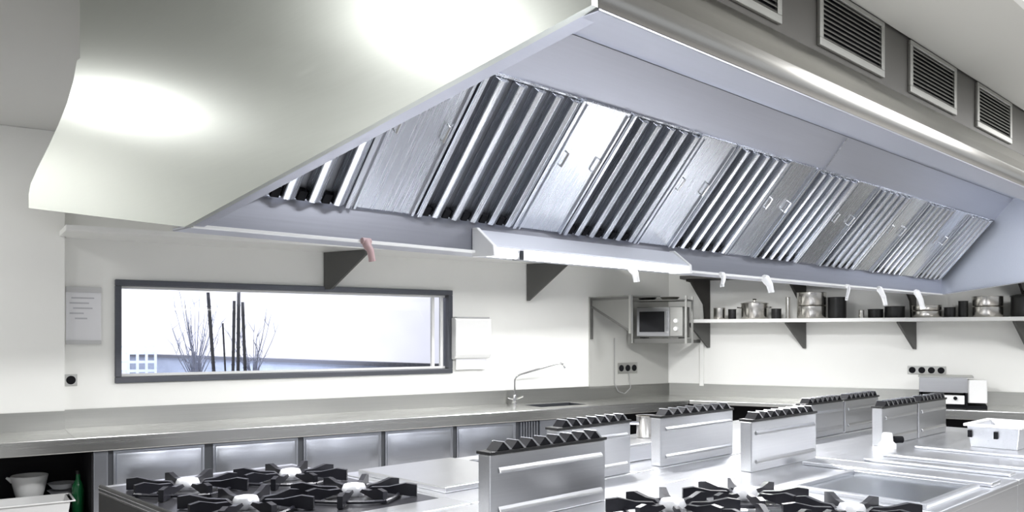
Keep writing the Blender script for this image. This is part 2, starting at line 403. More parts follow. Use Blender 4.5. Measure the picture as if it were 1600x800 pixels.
# mitre with the right-wall worktop
ang = WW.rot-WR.rot
def mitre(off): return sEnd+0-off*math.tan(ang/2)*0+(-off*math.tan(ang/2)) if False else sEnd-off*math.tan(ang/2)
def slab(a0, a1, o0, o1, z0, z1): bx(bm, a0, a1, -o1, -o0, z0, z1)
slab(S0, sp, .126, CD, CT-.045, CT); slab(sp, k0, .021, CD, CT-.045, CT); slab(k0, k1, .02, .25, CT-.045, CT); slab(k0, k1, .62, CD, CT-.045, CT)
prism(bm, [(k1, -.02), (k1, -CD), (mitre(CD), -CD), (mitre(.02), -.02)], 2, CT-.045, CT)
obj('top', bm, 'top', wt, bevel=.004)
obj('front_edge', prism(NB(), [(S0, -CD+.012), (S0, -CD-.012), (mitre(CD)-.02, -CD-.012), (mitre(CD)-.02, -CD+.012)], 2, CT-.115, CT+.003), 'top', wt, bevel=.008)
bm = NB(); bx(bm, sp+.002, sEnd-.005, -.02, -.001, CT-.03, CT+.16); bx(bm, S0, sp+.002, -.125, -.101, CT-.03, CT+.16)
obj('backsplash', bm, 'splash', wt, bevel=.003)
bm = NB(); bx(bm, k0, k1, -.62, -.25, CT-.24, CT-.23); bx(bm, k0, k0+.008, -.62, -.25, CT-.23, CT-.002); bx(bm, k1-.008, k1, -.62, -.25, CT-.23, CT-.002); bx(bm, k0+.008, k1-.008, -.258, -.25, CT-.23, CT-.002); bx(bm, k0+.008, k1-.008, -.62, -.612, CT-.23, CT-.002)
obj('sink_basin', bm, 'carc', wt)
# base cabinets
cd = CD-.03
cb0, _ = WW.hit(146, 740, cd)
cab = thing('base_cabinet', 'steel base cabinet run with embossed fronts under the window worktop', 'cabinet', WW.o, WW.rot)
ce = WW.hit(900, 690, cd)[0]
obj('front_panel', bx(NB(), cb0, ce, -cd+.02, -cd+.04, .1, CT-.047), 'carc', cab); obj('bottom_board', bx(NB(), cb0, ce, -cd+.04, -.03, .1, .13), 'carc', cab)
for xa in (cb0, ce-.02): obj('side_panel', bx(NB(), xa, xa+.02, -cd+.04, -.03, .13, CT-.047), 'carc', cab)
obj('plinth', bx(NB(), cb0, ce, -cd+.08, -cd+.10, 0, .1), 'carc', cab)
sd = WW.hit(173, 740, cd)[0]
obj('end_stile', bx(NB(), cb0, sd-.02, -cd-.002, -cd+.02, .1, CT-.12), 'door', cab, bevel=.006)
def pillow(x0, x1, z0, z1, y):
    bm = NB(); e = .05; f = .022
    lv = [(x0, x1, z0, z1, y), (x0, x1, z0, z1, y-.012), (x0+.014, x1-.014, z0+.014, z1-.014, y-.016), (x0+.026, x1-.026, z0+.026, z1-.026, y-.006)]
    for q in range(1, 9):
        u = q/8; k = .03+.16*u; d = y-.006-.045*math.sin(u*PI/2)
        lv.append((x0+k*.8, x1-k*.8, z0+k, z1-k, d))
    rs = [[bm.verts.new(p) for p in ((a, Y, c), (b_, Y, c), (b_, Y, d), (a, Y, d))] for a, b_, c, d, Y in lv]
    for r, q in zip(rs, rs[1:]):
        for k in range(4): bm.faces.new((r[k], r[(k+1) % 4], q[(k+1) % 4], q[k]))
    bm.faces.new(rs[0][::-1]); bm.faces.new(rs[-1]); return bm
for a, b_ in ((175, 322), (331, 468), (473, 598), (601, 710), (713, 808)):
    x0 = WW.hit(a, 720, cd)[0]; x1 = WW.hit(b_, 720, cd)[0]
    obj('door', pillow(x0+.012, x1-.012, .30, CT-.125, -cd+.02), 'door', cab, smooth=True)
x0 = WW.hit(813, 690, cd)[0]; x1 = WW.hit(842, 690, cd)[0]; x2 = WW.hit(872, 690, cd)[0]
bm = NB()
for i in range(7): bx(bm, x0+(x1-x0)*i/7, x0+(x1-x0)*(i+.55)/7, -cd-.004, -cd+.02, .3, CT-.13)
obj('grille', bm, 'door', cab)
obj('stile', bx(NB(), x1+.01, x2, -cd-.006, -cd+.02, .1, CT-.12), 'door', cab, bevel=.006)
ob = thing('open_base_frame', 'dark open space below the corner end of the window worktop', 'base', WW.o, WW.rot)  # added dark boards stand in for the shade under the corner
obj('shade_back_panel', bx(NB(), ce+.01, sEnd-.2, -.25, -.22, .05, CT-.05), 'bay', ob)
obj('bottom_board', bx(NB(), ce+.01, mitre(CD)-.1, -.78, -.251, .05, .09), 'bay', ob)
# open bay at the left, its unlit inside painted as near-black boards
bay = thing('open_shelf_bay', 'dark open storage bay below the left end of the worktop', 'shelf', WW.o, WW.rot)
obj('shade_back_panel', bx(NB(), S0, cb0-.012, -.14, -.127, .1, CT-.05), 'bay', bay)
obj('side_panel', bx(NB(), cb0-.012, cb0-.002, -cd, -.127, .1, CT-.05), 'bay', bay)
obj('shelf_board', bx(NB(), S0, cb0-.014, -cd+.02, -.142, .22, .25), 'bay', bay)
# things in the bay
def Wp(px, py, off, z): s_, _ = WW.hit(px, py, off); return WW.w(s_, off, z)
SB = .251
bt = thing('storage_tub', 'white rectangular tub on the shelf below the worktop at the far left', 'tub', Wp(37, 785, .62, SB), WW.rot)
bm = NB()
def tubm(bm, L, Wd, H, t_=.006):
    o = [(-L/2+.02, -Wd/2+.02), (L/2-.02, -Wd/2+.02), (L/2-.02, Wd/2-.02), (-L/2+.02, Wd/2-.02)]
    u = [(-L/2, -Wd/2), (L/2, -Wd/2), (L/2, Wd/2), (-L/2, Wd/2)]
    def ring(ps, z, s=0): return [bm.verts.new((p[0]-math.copysign(s, p[0]), p[1]-math.copysign(s, p[1]), z)) for p in ps]
    rs = [ring(o, 0), ring(u, H), ring(u, H, t_), ring(o, t_, t_)]
    for r, q in zip(rs, rs[1:]):
        for k in range(4): bm.faces.new((r[k], r[(k+1) % 4], q[(k+1) % 4], q[k]))
    bm.faces.new(rs[0][::-1]); bm.faces.new(rs[-1])
tubm(bm, .62, .34, .15); obj('tub_body', bm, 'white', bt, bevel=.002)
bm = NB(); bx(bm, -.345, .345, -.185, -.17, .145, .155); bx(bm, -.345, .345, .17, .185, .145, .155); bx(bm, -.345, -.33, -.17, .17, .145, .155); bx(bm, .33, .345, -.17, .17, .145, .155)
obj('rim', bm, 'white', bt, bevel=.002)
bw = thing('jug_bowl', 'white rounded bowl with a pouring lip behind the white tub', 'bowl', Wp(46, 770, .285, SB), WW.rot)
bm = NB(); prof = [(.07, 0), (.075, .03), (.09, .10), (.112, .18), (.13, .26), (.138, .30), (.136, .306), (.128, .30), (.118, .26), (.10, .18), (.08, .10), (.06, .03), (.001, .02)]
lathe(bm, prof); obj('bowl_body', bm, 'white', bw, smooth=True)
bm = NB(); tube(bm, [(-.12, 0, .265), (-.145, 0, .285), (-.165, 0, .298)], .022, 8, .008); obj('pouring_lip', bm, 'white', bw, smooth=True)
for i in range(4):
    bm = NB(); z = i*.058; r = .105
    lathe(bm, [(.05, 0), (.07, .004), (r, .045), (r+.006, .05), (r-.004, .046), (.065, .009), (.001, .007)])
    o = obj('dish', bm, 'gdish', smooth=True, loc=Wp(97, 770, .31, SB+z))
    tag(o, ['grey dish at the bottom of the stack beside the white bowl', 'grey dish second from the bottom of the stack beside the white bowl', 'grey dish second from the top of the stack beside the white bowl', 'grey dish on top of the stack beside the white bowl'][i], 'dish', 'dishes stacked in the storage bay')
gb = thing('green_bottle', 'dark green glass bottle at the right end of the storage bay', 'bottle', Wp(122, 770, .50, SB), WW.rot)
bm = NB(); lathe(bm, [(.045, 0), (.048, .01), (.048, .19), (.04, .23), (.018, .27), (.016, .32), (.018, .325), (.018, .33)]); obj('bottle_body', bm, 'green', gb, smooth=True)
bm = NB(); lathe(bm, [(.0195, .315), (.0195, .345), (.012, .347)]); obj('cap', bm, 'dpot', gb, smooth=True)

# faucet
fs, _ = WW.hit(804, 628, .12)
fc = thing('faucet', 'thin chrome tap with an angled spout at the sink', 'faucet', WW.w(fs, .12, CT), WW.rot)
bm = NB(); lathe(bm, [(.035, 0), (.035, .02), (.022, .03), (.02, .1), (.016, .11)]); obj('base', bm, 'chrome', fc, smooth=True)
bm = NB(); tube(bm, [(0, 0, .1), (0, 0, .28), (.012, -.008, .315), (.05, -.03, .345), (.40, -.26, .47), (.45, -.29, .478), (.485, -.312, .46), (.495, -.32, .42)], .012, 10); obj('spout', bm, 'chrome', fc, smooth=True)
bm = NB(); tube(bm, [(.02, -.01, .06), (.09, -.05, .09)], .009, 8); tube(bm, [(-.02, .01, .06), (-.08, .02, .075)], .009, 8); obj('lever', bm, 'chrome', fc, smooth=True)

# wall-hung things
def wall_box(fr, px0, px1, py0, py1, dep):
    pm = (px0+px1)/2; 
    a, z1 = fr.hit(px0, py0, dep); b_, _ = fr.hit(px1, py0, dep); _, z1 = fr.hit(pm, py0, dep); _, z0 = fr.hit(pm, py1, dep)
    return a, b_, z0, z1
a, b_, z0, z1 = wall_box(WW, 103, 158, 449, 537, .01)
nt_ = thing('wall_notice', 'pale framed notice sheet on the wall left of the window', 'notice', WW.o, WW.rot)
obj('sheet', bx(NB(), a, b_, -.012, -.001, z0, z1), 'paper', nt_)
bm = NB(); bx(bm, a, b_, -.02, -.001, z1-.045, z1+.005); bx(bm, a, b_, -.02, -.001, z0-.005, z0+.03)
obj('holder', bm, plain('holder_grey', (.55, .55, .55), .4), nt_)
bm = NB()
for i, (u, v) in enumerate(((.15, .8), (.1, .65), (.2, .75), (.1, .5), (.25, .6))): bx(bm, a+(b_-a)*u, a+(b_-a)*v, -.0135, -.012, z1-.10-i*.045, z1-.088-i*.045)
obj('print_lines', bm, 'ink', nt_)
a, b_, z0, z1 = wall_box(WW, 712, 768, 497, 562, .12)
pt = thing('towel_dispenser', 'white paper towel dispenser on the wall right of the window', 'dispenser', WW.o, WW.rot)
obj('housing', prism(NB(), [(-.001, z0), (-.10, z0+.02), (-.13, z0+.06), (-.125, z1-.02), (-.10, z1), (-.001, z1)], 0, a, b_), 'white', pt, bevel=.008)
obj('top_slot', bx(NB(), a+.02, b_-.02, -.11, -.02, z1-.001, z1+.012), plain('dispenser_grey', (.45, .45, .46), .5), pt)
bm = NB(); bx(bm, a+.04, b_-.03, -.06, -.057, z0-.11, z0+.01); obj('paper_towel', bm, 'paper', pt)
def socket(fr, px0, px1, py0, py1, n, label, hol='black'):
    a, b_, z0, z1 = wall_box(fr, px0, px1, py0, py1, .022 if fr is WW else .01)
    y0 = -.0215 if px0 > 900 and fr is WW else -.001
    t = thing('wall_socket', label, 'socket', fr.o, fr.rot)
    obj('plate', bx(NB(), a, b_, y0-.012, y0, z0, z1), 'gframe', t, bevel=.002)
    w = (b_-a)/n
    for i in range(n):
        bm = NB(); c = a+w*(i+.5); r = min(w, z1-z0)*.38
        for k in range(1):
            vs = [bm.verts.new((c+r*math.cos(2*PI*j/20), y0-.0135, (z0+z1)/2+r*math.sin(2*PI*j/20))) for j in range(20)]
            ws = [bm.verts.new((c+r*math.cos(2*PI*j/20), y0-.006, (z0+z1)/2+r*math.sin(2*PI*j/20))) for j in range(20)]
            bm.faces.new(vs); bm.faces.new(ws[::-1])
            for j in range(20): bm.faces.new((vs[j], vs[(j+1) % 20], ws[(j+1) % 20], ws[j]))
        obj('outlet', bm, hol, t)
socket(WW, 101, 121, 585, 603, 1, 'single wall socket below the notice left of the window')
socket(WW, 965, 995, 567, 583, 3, 'dark triple wall socket in the corner below the microwave')
socket(WR, 1418, 1478, 572, 585, 4, 'row of four wall sockets above the countertop grill')
# power cord
bm = NB(); p = [WW.hit(960, y, .03) for y in (528, 545, 575, 600)]
q = [WW.hit(x, y, .04) for x, y in ((966, 612), (976, 615), (985, 606), (982, 582))]
tube(bm, [(s_, -.035, z_) for s_, z_ in p]+[(s_, -.045, z_) for s_, z_ in q], .005, 6)
tag(obj('power_cord', bm, plain('cord_grey', (.3, .3, .3), .5), smooth=True, loc=WW.o, rz=WW.rot), 'thin grey cord looping down to the triple socket', 'cord')

# high shelf on the window wall
HZs = CZ+.84; HD = .62
hs0 = WW.hit(103, 365, HD)[0]
hs = thing('wall_shelf', 'long pale wall shelf on angled brackets above the window', 'shelf', WW.o, WW.rot)
hsm = WW.L-1.0
bm = NB(); bx(bm, hs0, hsm, -HD, -.102, HZs, HZs+.045); bx(bm, sp+.01, hsm, -.102, -.001, HZs, HZs+.045); obj('board', bm, 'shelf', hs, bevel=.004)
for px, dz in ((505, .38), (822, .44)):
    s_ = WW.hit(px, 410)[0]
    pts = [(-.001, HZs-.001), (-.001, HZs-dz), (-.10 if px < 600 else -.03, HZs-dz), (-HD+.05, HZs-.05 if px < 600 else HZs-.02), (-HD+.05, HZs-.001)]
    obj('bracket', prism(NB(), pts, 0, 0, .03), 'brk', hs, loc=(s_, -.013, 0), rz=math.radians(24))

# shelves on the right wall
SD = .48
ls0, lz = WR.hit(1080, 499, SD)
lz = CZ+.19
ls = thing('pot_shelf', 'long wall shelf holding pots on the right wall', 'shelf', WR.o, WR.rot)
obj('board', bx(NB(), ls0, 6.4, -SD, -.001, lz-.045, lz), 'shelf', ls, bevel=.004)
us = thing('wall_shelf', 'upper wall shelf on dark brackets mostly hidden behind the hood', 'shelf', WR.o, WR.rot)
uz = CZ+.71
us0 = WR.hit(1062, 430, SD)[0]
obj('board', bx(NB(), us0, 6.4, -SD, -.001, uz, uz+.04), 'brkd', us)
for px in (1110, 1260, 1432, 1610):
    s_ = WR.hit(px, 510)[0]
    obj('bracket', prism(NB(), [(-.001, lz-.046), (-.001, lz-.37), (-.03, lz-.37), (-SD+.05, lz-.06), (-SD+.05, lz-.046)], 0, -.03, 0), 'brk', ls, loc=(s_, -.013, 0), rz=math.radians(-24))
    s_ = WR.hit(px, 460)[0]
    obj('bracket', prism(NB(), [(-.001, uz-.001), (-.001, lz+.002), (-.09, lz+.002), (-.12, lz+.2), (-SD+.10, uz-.04), (-SD+.02, uz-.03), (-SD+.02, uz-.001)], 0, -.03, 0), 'brkd', us, loc=(s_, -.013, 0), rz=math.radians(-24))

def pot(px, off, r, h, label, mat='pot', lid=False, handles=2, z=None, group='pots on the right wall shelf'):
    s_, _ = WR.hit(px, 490, off); p = WR.w(s_, off, lz+.001 if z is None else z)
    t = thing('cooking_pot', label, 'pot', p, WR.rot, group)
    t_ = .006
    bm = NB(); lathe(bm, [(r*.94, 0), (r, .015), (r, h), (r+.008, h+.004), (r-t_, h), (r-t_, .02), (r*.9, .008), (.001, .008)], seg=32); obj('pot_body', bm, mat, t, smooth=True)
    for sg in ((-1, 1) if handles == 2 else ((1,) if handles == 1 else ())):
        bm = NB()
        if handles == 2: tube(bm, [(sg*r, -.05, h*.75), (sg*(r+.04), -.035, h*.78), (sg*(r+.04), .035, h*.78), (sg*r, .05, h*.75)], .008, 6)
        else: tube(bm, [(r-.01, 0, h*.8), (r+.22, -.05, h*.95)], .012, 8)
        obj('handle', bm, mat if handles == 2 else 'dpot', t, smooth=True)
    if lid:
        bm = NB(); lathe(bm, [(r+.008, h+.005), (r+.008, h+.012), (r*.6, h+.028), (.02, h+.034), (.018, h+.05), (.03, h+.06), (.02, h+.068)]); obj('lid', bm, 'pot' if mat == 'pot' else mat, t, smooth=True)
    return t
pot(1124, .30, .075, .14, 'small bright steel pot at the left end of the pot shelf', handles=0)
pot(1144, .33, .05, .12, 'small dark pot next to the leftmost bright pot', 'dpot', handles=0)
pot(1179, .305, .165, .185, 'wide steel pot with lid between the first two shelf brackets', lid=True)
pot(1213, .33, .06, .12, 'dark saucepan right of the wide lidded pot', 'dpot', handles=0)
pot(1231, .36, .025, .26, 'slim tall steel container left of the tall stockpot', handles=0)
pot(1268, .30, .17, .145, 'lower of the two wide stockpots stacked at the second bracket', handles=0)
pot(1268, .30, .17, .16, 'upper of the two wide stockpots stacked at the second bracket', z=lz+.152, handles=0)
pot(1308, .29, .105, .25, 'tall dark pot right of the stacked stockpots', 'dpot', handles=0)
pot(1346, .36, .03, .09, 'small pale steel cup between the dark pots', handles=0)
pot(1368, .30, .085, .10, 'dark low pan right of the small pale cup', 'dpot', handles=0)
pot(1398, .30, .11, .13, 'dark pan above the third bracket', 'dpot', handles=0)
pot(1448, .30, .155, .07, 'lower wide shallow steel pan right of the third bracket', handles=0)
pot(1448, .30, .155, .06, 'upper wide shallow steel pan right of the third bracket', z=lz+.077, handles=0)
pot(1484, .30, .06, .11, 'dark pan right of the shallow steel pans', 'dpot', handles=0)
pot(1505, .30, .05, .18, 'tall dark pot left of the two stacked wide pots', 'dpot', handles=0)
pot(1543, .30, .155, .11, 'lower stacked steel pot near the right edge of the shelf', handles=0)
pot(1543, .30, .155, .11, 'upper stacked steel pot near the right edge of the shelf', z=lz+.117, handles=0)
pot(1602, .30, .14, .22, 'large dark pot at the right edge of the photo', 'dpot', lid=True, handles=0)

# microwave corner: rack and oven
mo, ms = .82, -.22
rk = thing('corner_rack', 'small steel wall rack with two decks in the corner', 'rack', WR.w(ms, 0, 0), WR.rot)
mwz = 1.665
RW = .66
bm = NB(); bx(bm, 0, RW, -mo, -.46, mwz-.06, mwz); obj('lower_deck', bm, 'rackdark', rk, bevel=.004)
bm = NB(); bx(bm, -.02, RW+.02, -mo, -.46, 2.14, 2.155); obj('upper_deck', bm, 'rackdark', rk, bevel=.002)
for x, y in ((-.035, -mo), (RW, -mo), (RW, -.515)): obj('post', bx(NB(), x, x+.025, y, y+.025, mwz-.06, 2.20), 'gframe', rk)
bm = NB()
bx(bm, RW-.05, RW, -.46, -.001, mwz-.06, mwz-.02)
obj('wall_arm', bm, 'brk', rk)
mw = thing('microwave_oven', 'steel microwave oven with dark window on the corner rack', 'microwave', WR.w(ms+.03, 0, mwz+.001), WR.rot)
obj('cabinet', bx(NB(), 0, .60, -.79, -.475, .012, .40), 'rackdark', mw, bevel=.006)
obj('door', bx(NB(), .005, .43, -.808, -.791, .03, .39), 'riser', mw, bevel=.004)
obj('window', bx(NB(), .04, .37, -.811, -.809, .08, .34), 'screen', mw)
obj('control_panel', bx(NB(), .435, .595, -.805, -.791, .03, .39), 'gframe', mw, bevel=.003)
obj('handle', tube(NB(), [(.405, -.808, .08), (.405, -.84, .09), (.405, -.84, .33), (.405, -.808, .34)], .009, 8), 'chrome', mw, smooth=True)
for z in (.12, .22): 
    bm = NB(); bmesh.ops.create_cone(bm, cap_ends=True, segments=18, radius1=.03, radius2=.026, depth=.03, matrix=Matrix.Translation((.515, -.82, z))@Matrix.Rotation(PI/2, 4, 'X')); obj('knob', bm, 'white', mw)
for x in (.05, .55):
    obj('foot', bx(NB(), x-.02, x+.02, -.75, -.5, 0, .012), 'dpot', mw)
# triangular bracket at the left of the corner rack
bs, _ = WW.hit(922, 490, .02); 
tb = thing('wall_bracket', 'open triangular steel wall bracket left of the microwave', 'bracket', WW.w(bs, 0, 0), WW.rot)
_, bz1 = WW.hit(922, 468, .02); _, bz0 = WW.hit(922, 530, .02)
obj('wall_strip', bx(NB(), 0, .025, -.05, -.0215, bz0, bz1+.02), 'brk', tb)
obj('top_arm', bx(NB(), 0, .025, -.75, -.05, bz1-.015, bz1+.015), 'brk', tb)
bm = NB(); tube(bm, [(.0125, -.04, bz1-.09), (.0125, -.75, bz1-.40)], .017, 6); obj('brace', bm, 'brk', tb)
obj('side_sheet', prism(NB(), [(-.05, bz1-.016), (-.75, bz1-.016), (-.75, bz1-.38), (-.05, bz1-.10)], 0, .008, .014), plain('bracket_sheet', (.22, .22, .21), .4, .5), tb)
obj('front_post', bx(NB(), -.005, .03, -.785, -.75, bz1-.43, bz1+.03), 'gframe', tb)
obj('shelf_plate', bx(NB(), .03, .50, -.76, -.10, bz1+.016, bz1+.03), 'splash', tb)
# dishes on top deck
for x, lab in ((.12, 'shallow dark pan on the upper deck above the microwave, left one'), (.42, 'shallow dark pan on the upper deck above the microwave, right one')):
    bm = NB(); lathe(bm, [(.09, 0), (.12, .03), (.125, .035), (.11, .03), (.085, .006), (.001, .006)])
    tag(obj('shallow_pan', bm, 'dpot' if x < .3 else 'pot', smooth=True, loc=WR.w(ms+x, .64, 2.156)), lab if x < .3 else 'shallow bright pan on the upper deck above the microwave', 'pan', 'pans on the corner rack')

# worktop of the right wall
RD = .86
wr = thing('worktop', 'stainless steel worktop with backsplash along the right wall', 'worktop', WR.o, WR.rot)
m2 = RD*math.tan(ang/2)
obj('top', prism(NB(), [(.016, -.021), (6.4, -.021), (6.4, -RD), (m2+.004, -RD)], 2, CT-.045, CT-.0005), 'top', wr, bevel=.004)
obj('front_edge', bx(NB(), WR.hit(1255, 640, RD)[0], 6.4, -RD-.012, -RD+.012, CT-.10, CT+.003), 'top', wr, bevel=.008)
obj('backsplash', bx(NB(), .005, 6.4, -.02, -.001, CT-.03, CT+.16), 'splash', wr, bevel=.003)
rc = thing('open_base_frame', 'dark open base below the right wall worktop', 'base', WR.o, WR.rot)  # boards coloured near-black for the shade under this worktop
obj('shade_back_panel', bx(NB(), .2, 6.4, -.25, -.22, .05, CT-.05), 'bay', rc)
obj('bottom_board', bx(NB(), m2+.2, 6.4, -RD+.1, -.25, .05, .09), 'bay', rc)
for x in (m2+.25, 2.3, 4.2, 6.3): obj('leg', bx(NB(), x, x+.04, -RD+.05, -RD+.09, 0, CT-.046), 'gframe', rc)

# countertop grill
ga, _ = WR.hit(1436, 610, .62); gb_, _ = WR.hit(1512, 610, .62)
gz = CT+.001
cg = thing('countertop_grill', 'steel countertop toaster grill with open slot on the right worktop', 'grill', WR.w(ga, 0, gz), WR.rot)
gw = gb_-ga; gh = .335
obj('body', bx(NB(), 0, gw, -.62, -.14, .17, gh), 'riser', cg, bevel=.008)
bm = NB(); bx(bm, 0, .02, -.62, -.14, .035, .17); bx(bm, gw-.02, gw, -.62, -.14, .035, .17); bx(bm, .02, gw-.02, -.16, -.14, .035, .17); bx(bm, 0, gw, -.62, -.14, .03, .036)
obj('side_frame', bm, 'black', cg)
obj('crumb_tray', bx(NB(), .03, gw-.03, -.63, -.2, .045, .14), 'white', cg, bevel=.004)
bm = NB(); bmesh.ops.create_cone(bm, cap_ends=True, segments=16, radius1=.02, radius2=.018, depth=.02, matrix=Matrix.Translation((gw-.12, -.64, .11))@Matrix.Rotation(PI/2, 4, 'X')); obj('knob', bm, 'black', cg)
obj('top_plate', bx(NB(), -.01, gw+.06, -.60, -.15, gh+.001, gh+.014), 'gframe', cg)
obj('side_panel', prism(NB(), [(-.60, .06), (-.585, gh-.02), (-.2, gh-.03), (-.15, .10)], 0, gw+.001, gw+.19), 'white', cg, bevel=.01)
obj('base', bx(NB(), .01, gw+.19, -.6, -.15, 0, .03), 'black', cg)

# ------------------------------------------------------------------ cooking island
ST = .90
def grate_pair(): pass
def burner_at(t, x, y, size=.30, seed=0):
    # cast iron star support
    bm = NB(); R = size
    for k in range(8):
        a = k*PI/4+PI/8*0; c_, s_ = math.cos(a), math.sin(a)
        Rk = R if k % 2 == 0 else R*1.18
        w = .013
        prof = [(.07, .034), (.09, .05), (Rk*.55, .052), (Rk*.82, .070), (Rk, .062), (Rk, 0.004), (Rk-.03, .004), (Rk*.6, .018)]
        A = [bm.verts.new((x+r*c_-w*s_, y+r*s_+w*c_, ST+z)) for r, z in prof]; B = [bm.verts.new((x+r*c_+w*s_, y+r*s_-w*c_, ST+z)) for r, z in prof]
        n = len(prof)
        for i in range(n): bm.faces.new((A[i], A[(i+1) % n], B[(i+1) % n], B[i]))
        bm.faces.new(A[::-1]); bm.faces.new(B)
    for k in range(4):      # curved petals joining the arms
        a0 = k*PI/2; pts = []
        for j in range(9):
            a = a0+PI/2*j/8; rr = R*(1.0-.16*math.sin(PI*j/8)); pts.append((x+rr*math.cos(a), y+rr*math.sin(a), ST+.016))
        tube(bm, pts, .009, 6)
    obj('pan_support', bm, 'iron', t)
    g = NB(); lathe(g, [(.15, .0005), (.15, .006), (.13, .008), (.001, .008)], (x, y, ST)); obj('drip_plate', g, plain('drip_pan', (.06, .06, .065), .3, .7) if 'drip_pan' not in bpy.data.materials else bpy.data.materials['drip_pan'], t, smooth=True)
    g = NB(); lathe(g, [(.055, .0085), (.06, .02), (.06, .045), (.052, .062), (.03, .067), (.001, .067)], (x, y, ST), 12); obj('burner', g, 'burner', t, smooth=True)
def riser(t, x0, x1, y, h=.30, thick=.075, fins=8, pair=False):
    bm = NB()
    bx(bm, x0, x1, y, y+thick, ST+.001, ST+h)
    o = obj('flue_riser', bm, 'riser', t, bevel=.005)
    # embossed front panel
    W = x1-x0
    bm = NB()
    bm.free()
    for zz in (ST+.045, ST+h-.085): obj('embossed_ridge', prism(NB(), [(y-.0005, zz), (y-.014, zz+.006), (y-.010, zz+.016), (y-.0005, zz+.03)], 0, x0+.05, x1-.03), 'riser', o, bevel=.003)
    bm = NB(); bx(bm, x0-.006, x1+.006, y-.006, y+thick+.006, ST+h, ST+h+.014); obj('cap', bm, 'dpot', o, bevel=.002)
    p = (W-.07)/fins
    for i in range(fins):
        x = x0+.045+p*i; zt = ST+h+.0145
        obj('fin', prism(NB(), [(x+p*.42, zt+.036), (x+p*.42+.008, zt+.038), (x+p*1.02, zt), (x+p*1.02-.014, zt)], 1, y, y+thick), 'riser', o)
        obj('vent_slot', prism(NB(), [(x, zt), (x+p*.42, zt+.034), (x+p*.86, zt)], 1, y+.003, y+thick-.003), 'black', o)
    return o
def unit(name, label, cat, x0, x1, y0, y1, group='cooking units on the island'):
    t = thing(name, label, cat, (0, 0, 0), 0, group)
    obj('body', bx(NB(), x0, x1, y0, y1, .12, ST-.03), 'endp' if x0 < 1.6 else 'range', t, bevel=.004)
    obj('cooktop', bx(NB(), x0, x1, y0-.008, y1+.008, ST-.03, ST), 'range', t, bevel=.007)
    for x in (x0+.06, x1-.06):
        for y in (y0+.06, y1-.06): obj('leg', bx(NB(), x-.02, x+.02, y-.02, y+.02, 0, .12), 'gframe', t)
    return t
# rear row
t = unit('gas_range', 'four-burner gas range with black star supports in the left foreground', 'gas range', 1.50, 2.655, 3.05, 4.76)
obj('hob_well', bx(NB(), 1.53, 2.62, 3.25, 4.70, ST, ST+.0008), plain('hob_well_dark', (.07, .07, .08), .3, .8), t)
obj('side_rim', tube(NB(), [(1.505, 3.06, ST+.004), (1.505, 4.74, ST+.004)], .011, 8), 'dpot', t, smooth=True)
for x, y in ((1.80, 3.66), (2.34, 3.58), (1.80, 4.32), (2.34, 4.22)): burner_at(t, x, y, .27)
t = unit('plate_range', 'flat-topped steel cooking unit right of the star-burner range', 'cooking unit', 2.665, 3.95, 3.05, 4.22)
obj('solid_plate', bx(NB(), 2.72, 3.42, 3.32, 4.12, ST, ST+.03), 'riser', t, bevel=.006)
for x in (3.52, 3.66):
    bm = NB(); lathe(bm, [(.035, 0), (.035, .012), (.02, .016)], (x, 4.0, ST)); obj('cover_cap', bm, 'carc', t)
riser(t, 3.28, 3.92, 3.06, .30, .075, 7)
t = unit('cooking_unit', 'steel cooking unit with flue riser behind the boxed pot', 'cooking unit', 3.96, 5.3, 3.05, 4.22)
riser(t, 4.22, 5.05, 3.06, .30, .075, 8)
t = unit('cooking_unit', 'far rear steel cooking unit with two joined flue risers', 'cooking unit', 5.31, 7.6, 3.05, 4.22)
riser(t, 6.10, 6.76, 3.06, .265, .075, 7); riser(t, 6.79, 7.46, 3.06, .265, .075, 7)
# spine
tag(obj('spine_cover', bx(NB(), 1.5, 7.9, 2.72, 3.038, 0, ST-.004), 'range', bevel=.006), 'smooth steel cover strip between the two rows of risers', 'cover strip')
# front row
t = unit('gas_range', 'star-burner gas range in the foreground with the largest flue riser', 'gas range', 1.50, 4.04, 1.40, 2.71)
obj('hob_well', bx(NB(), 2.75, 3.98, 1.46, 2.42, ST, ST+.0008), bpy.data.materials['hob_well_dark'], t) if False else None
for x, y in ((3.18, 2.24), (3.66, 2.15), (3.16, 1.70), (3.66, 1.62)): burner_at(t, x, y, .26)
riser(t, 2.40, 3.17, 2.63, .30, .075, 8)
t = unit('griddle_range', 'steel griddle unit with sunken plate right of the foreground burners', 'griddle', 4.05, 5.30, 1.40, 2.71)
bm = NB(); bx(bm, 4.10, 4.86, 1.46, 1.50, ST, ST+.022); bx(bm, 4.10, 4.86, 2.12, 2.16, ST, ST+.022); bx(bm, 4.10, 4.14, 1.50, 2.12, ST, ST+.022); bx(bm, 4.82, 4.86, 1.50, 2.12, ST, ST+.022)
obj('plate_rim', bm, 'range', t, bevel=.004)
obj('griddle_plate', bx(NB(), 4.14, 4.82, 1.50, 2.12, ST, ST+.004), steel('griddle_plate_steel', (.42, .45, .50), .22, (20, .5, 20), .1, .1), t)
obj('splash_bar', bx(NB(), 4.93, 5.08, 1.42, 2.5, ST, ST+.025), 'range', t, bevel=.008)
riser(t, 4.43, 5.25, 2.56, .30, .075, 8)
t = unit('cooking_unit', 'front steel cooking unit with two joined flue risers and ridged top', 'cooking unit', 5.31, 7.9, 1.40, 2.71)
for x in (5.36, 5.66, 6.22): obj('top_ridge', bx(NB(), x, x+.10, 1.45, 2.3, ST, ST+.02), 'range', t, bevel=.008)
riser(t, 6.16, 6.83, 2.5, .275, .075, 7); riser(t, 6.86, 7.46, 2.5, .275, .075, 7)
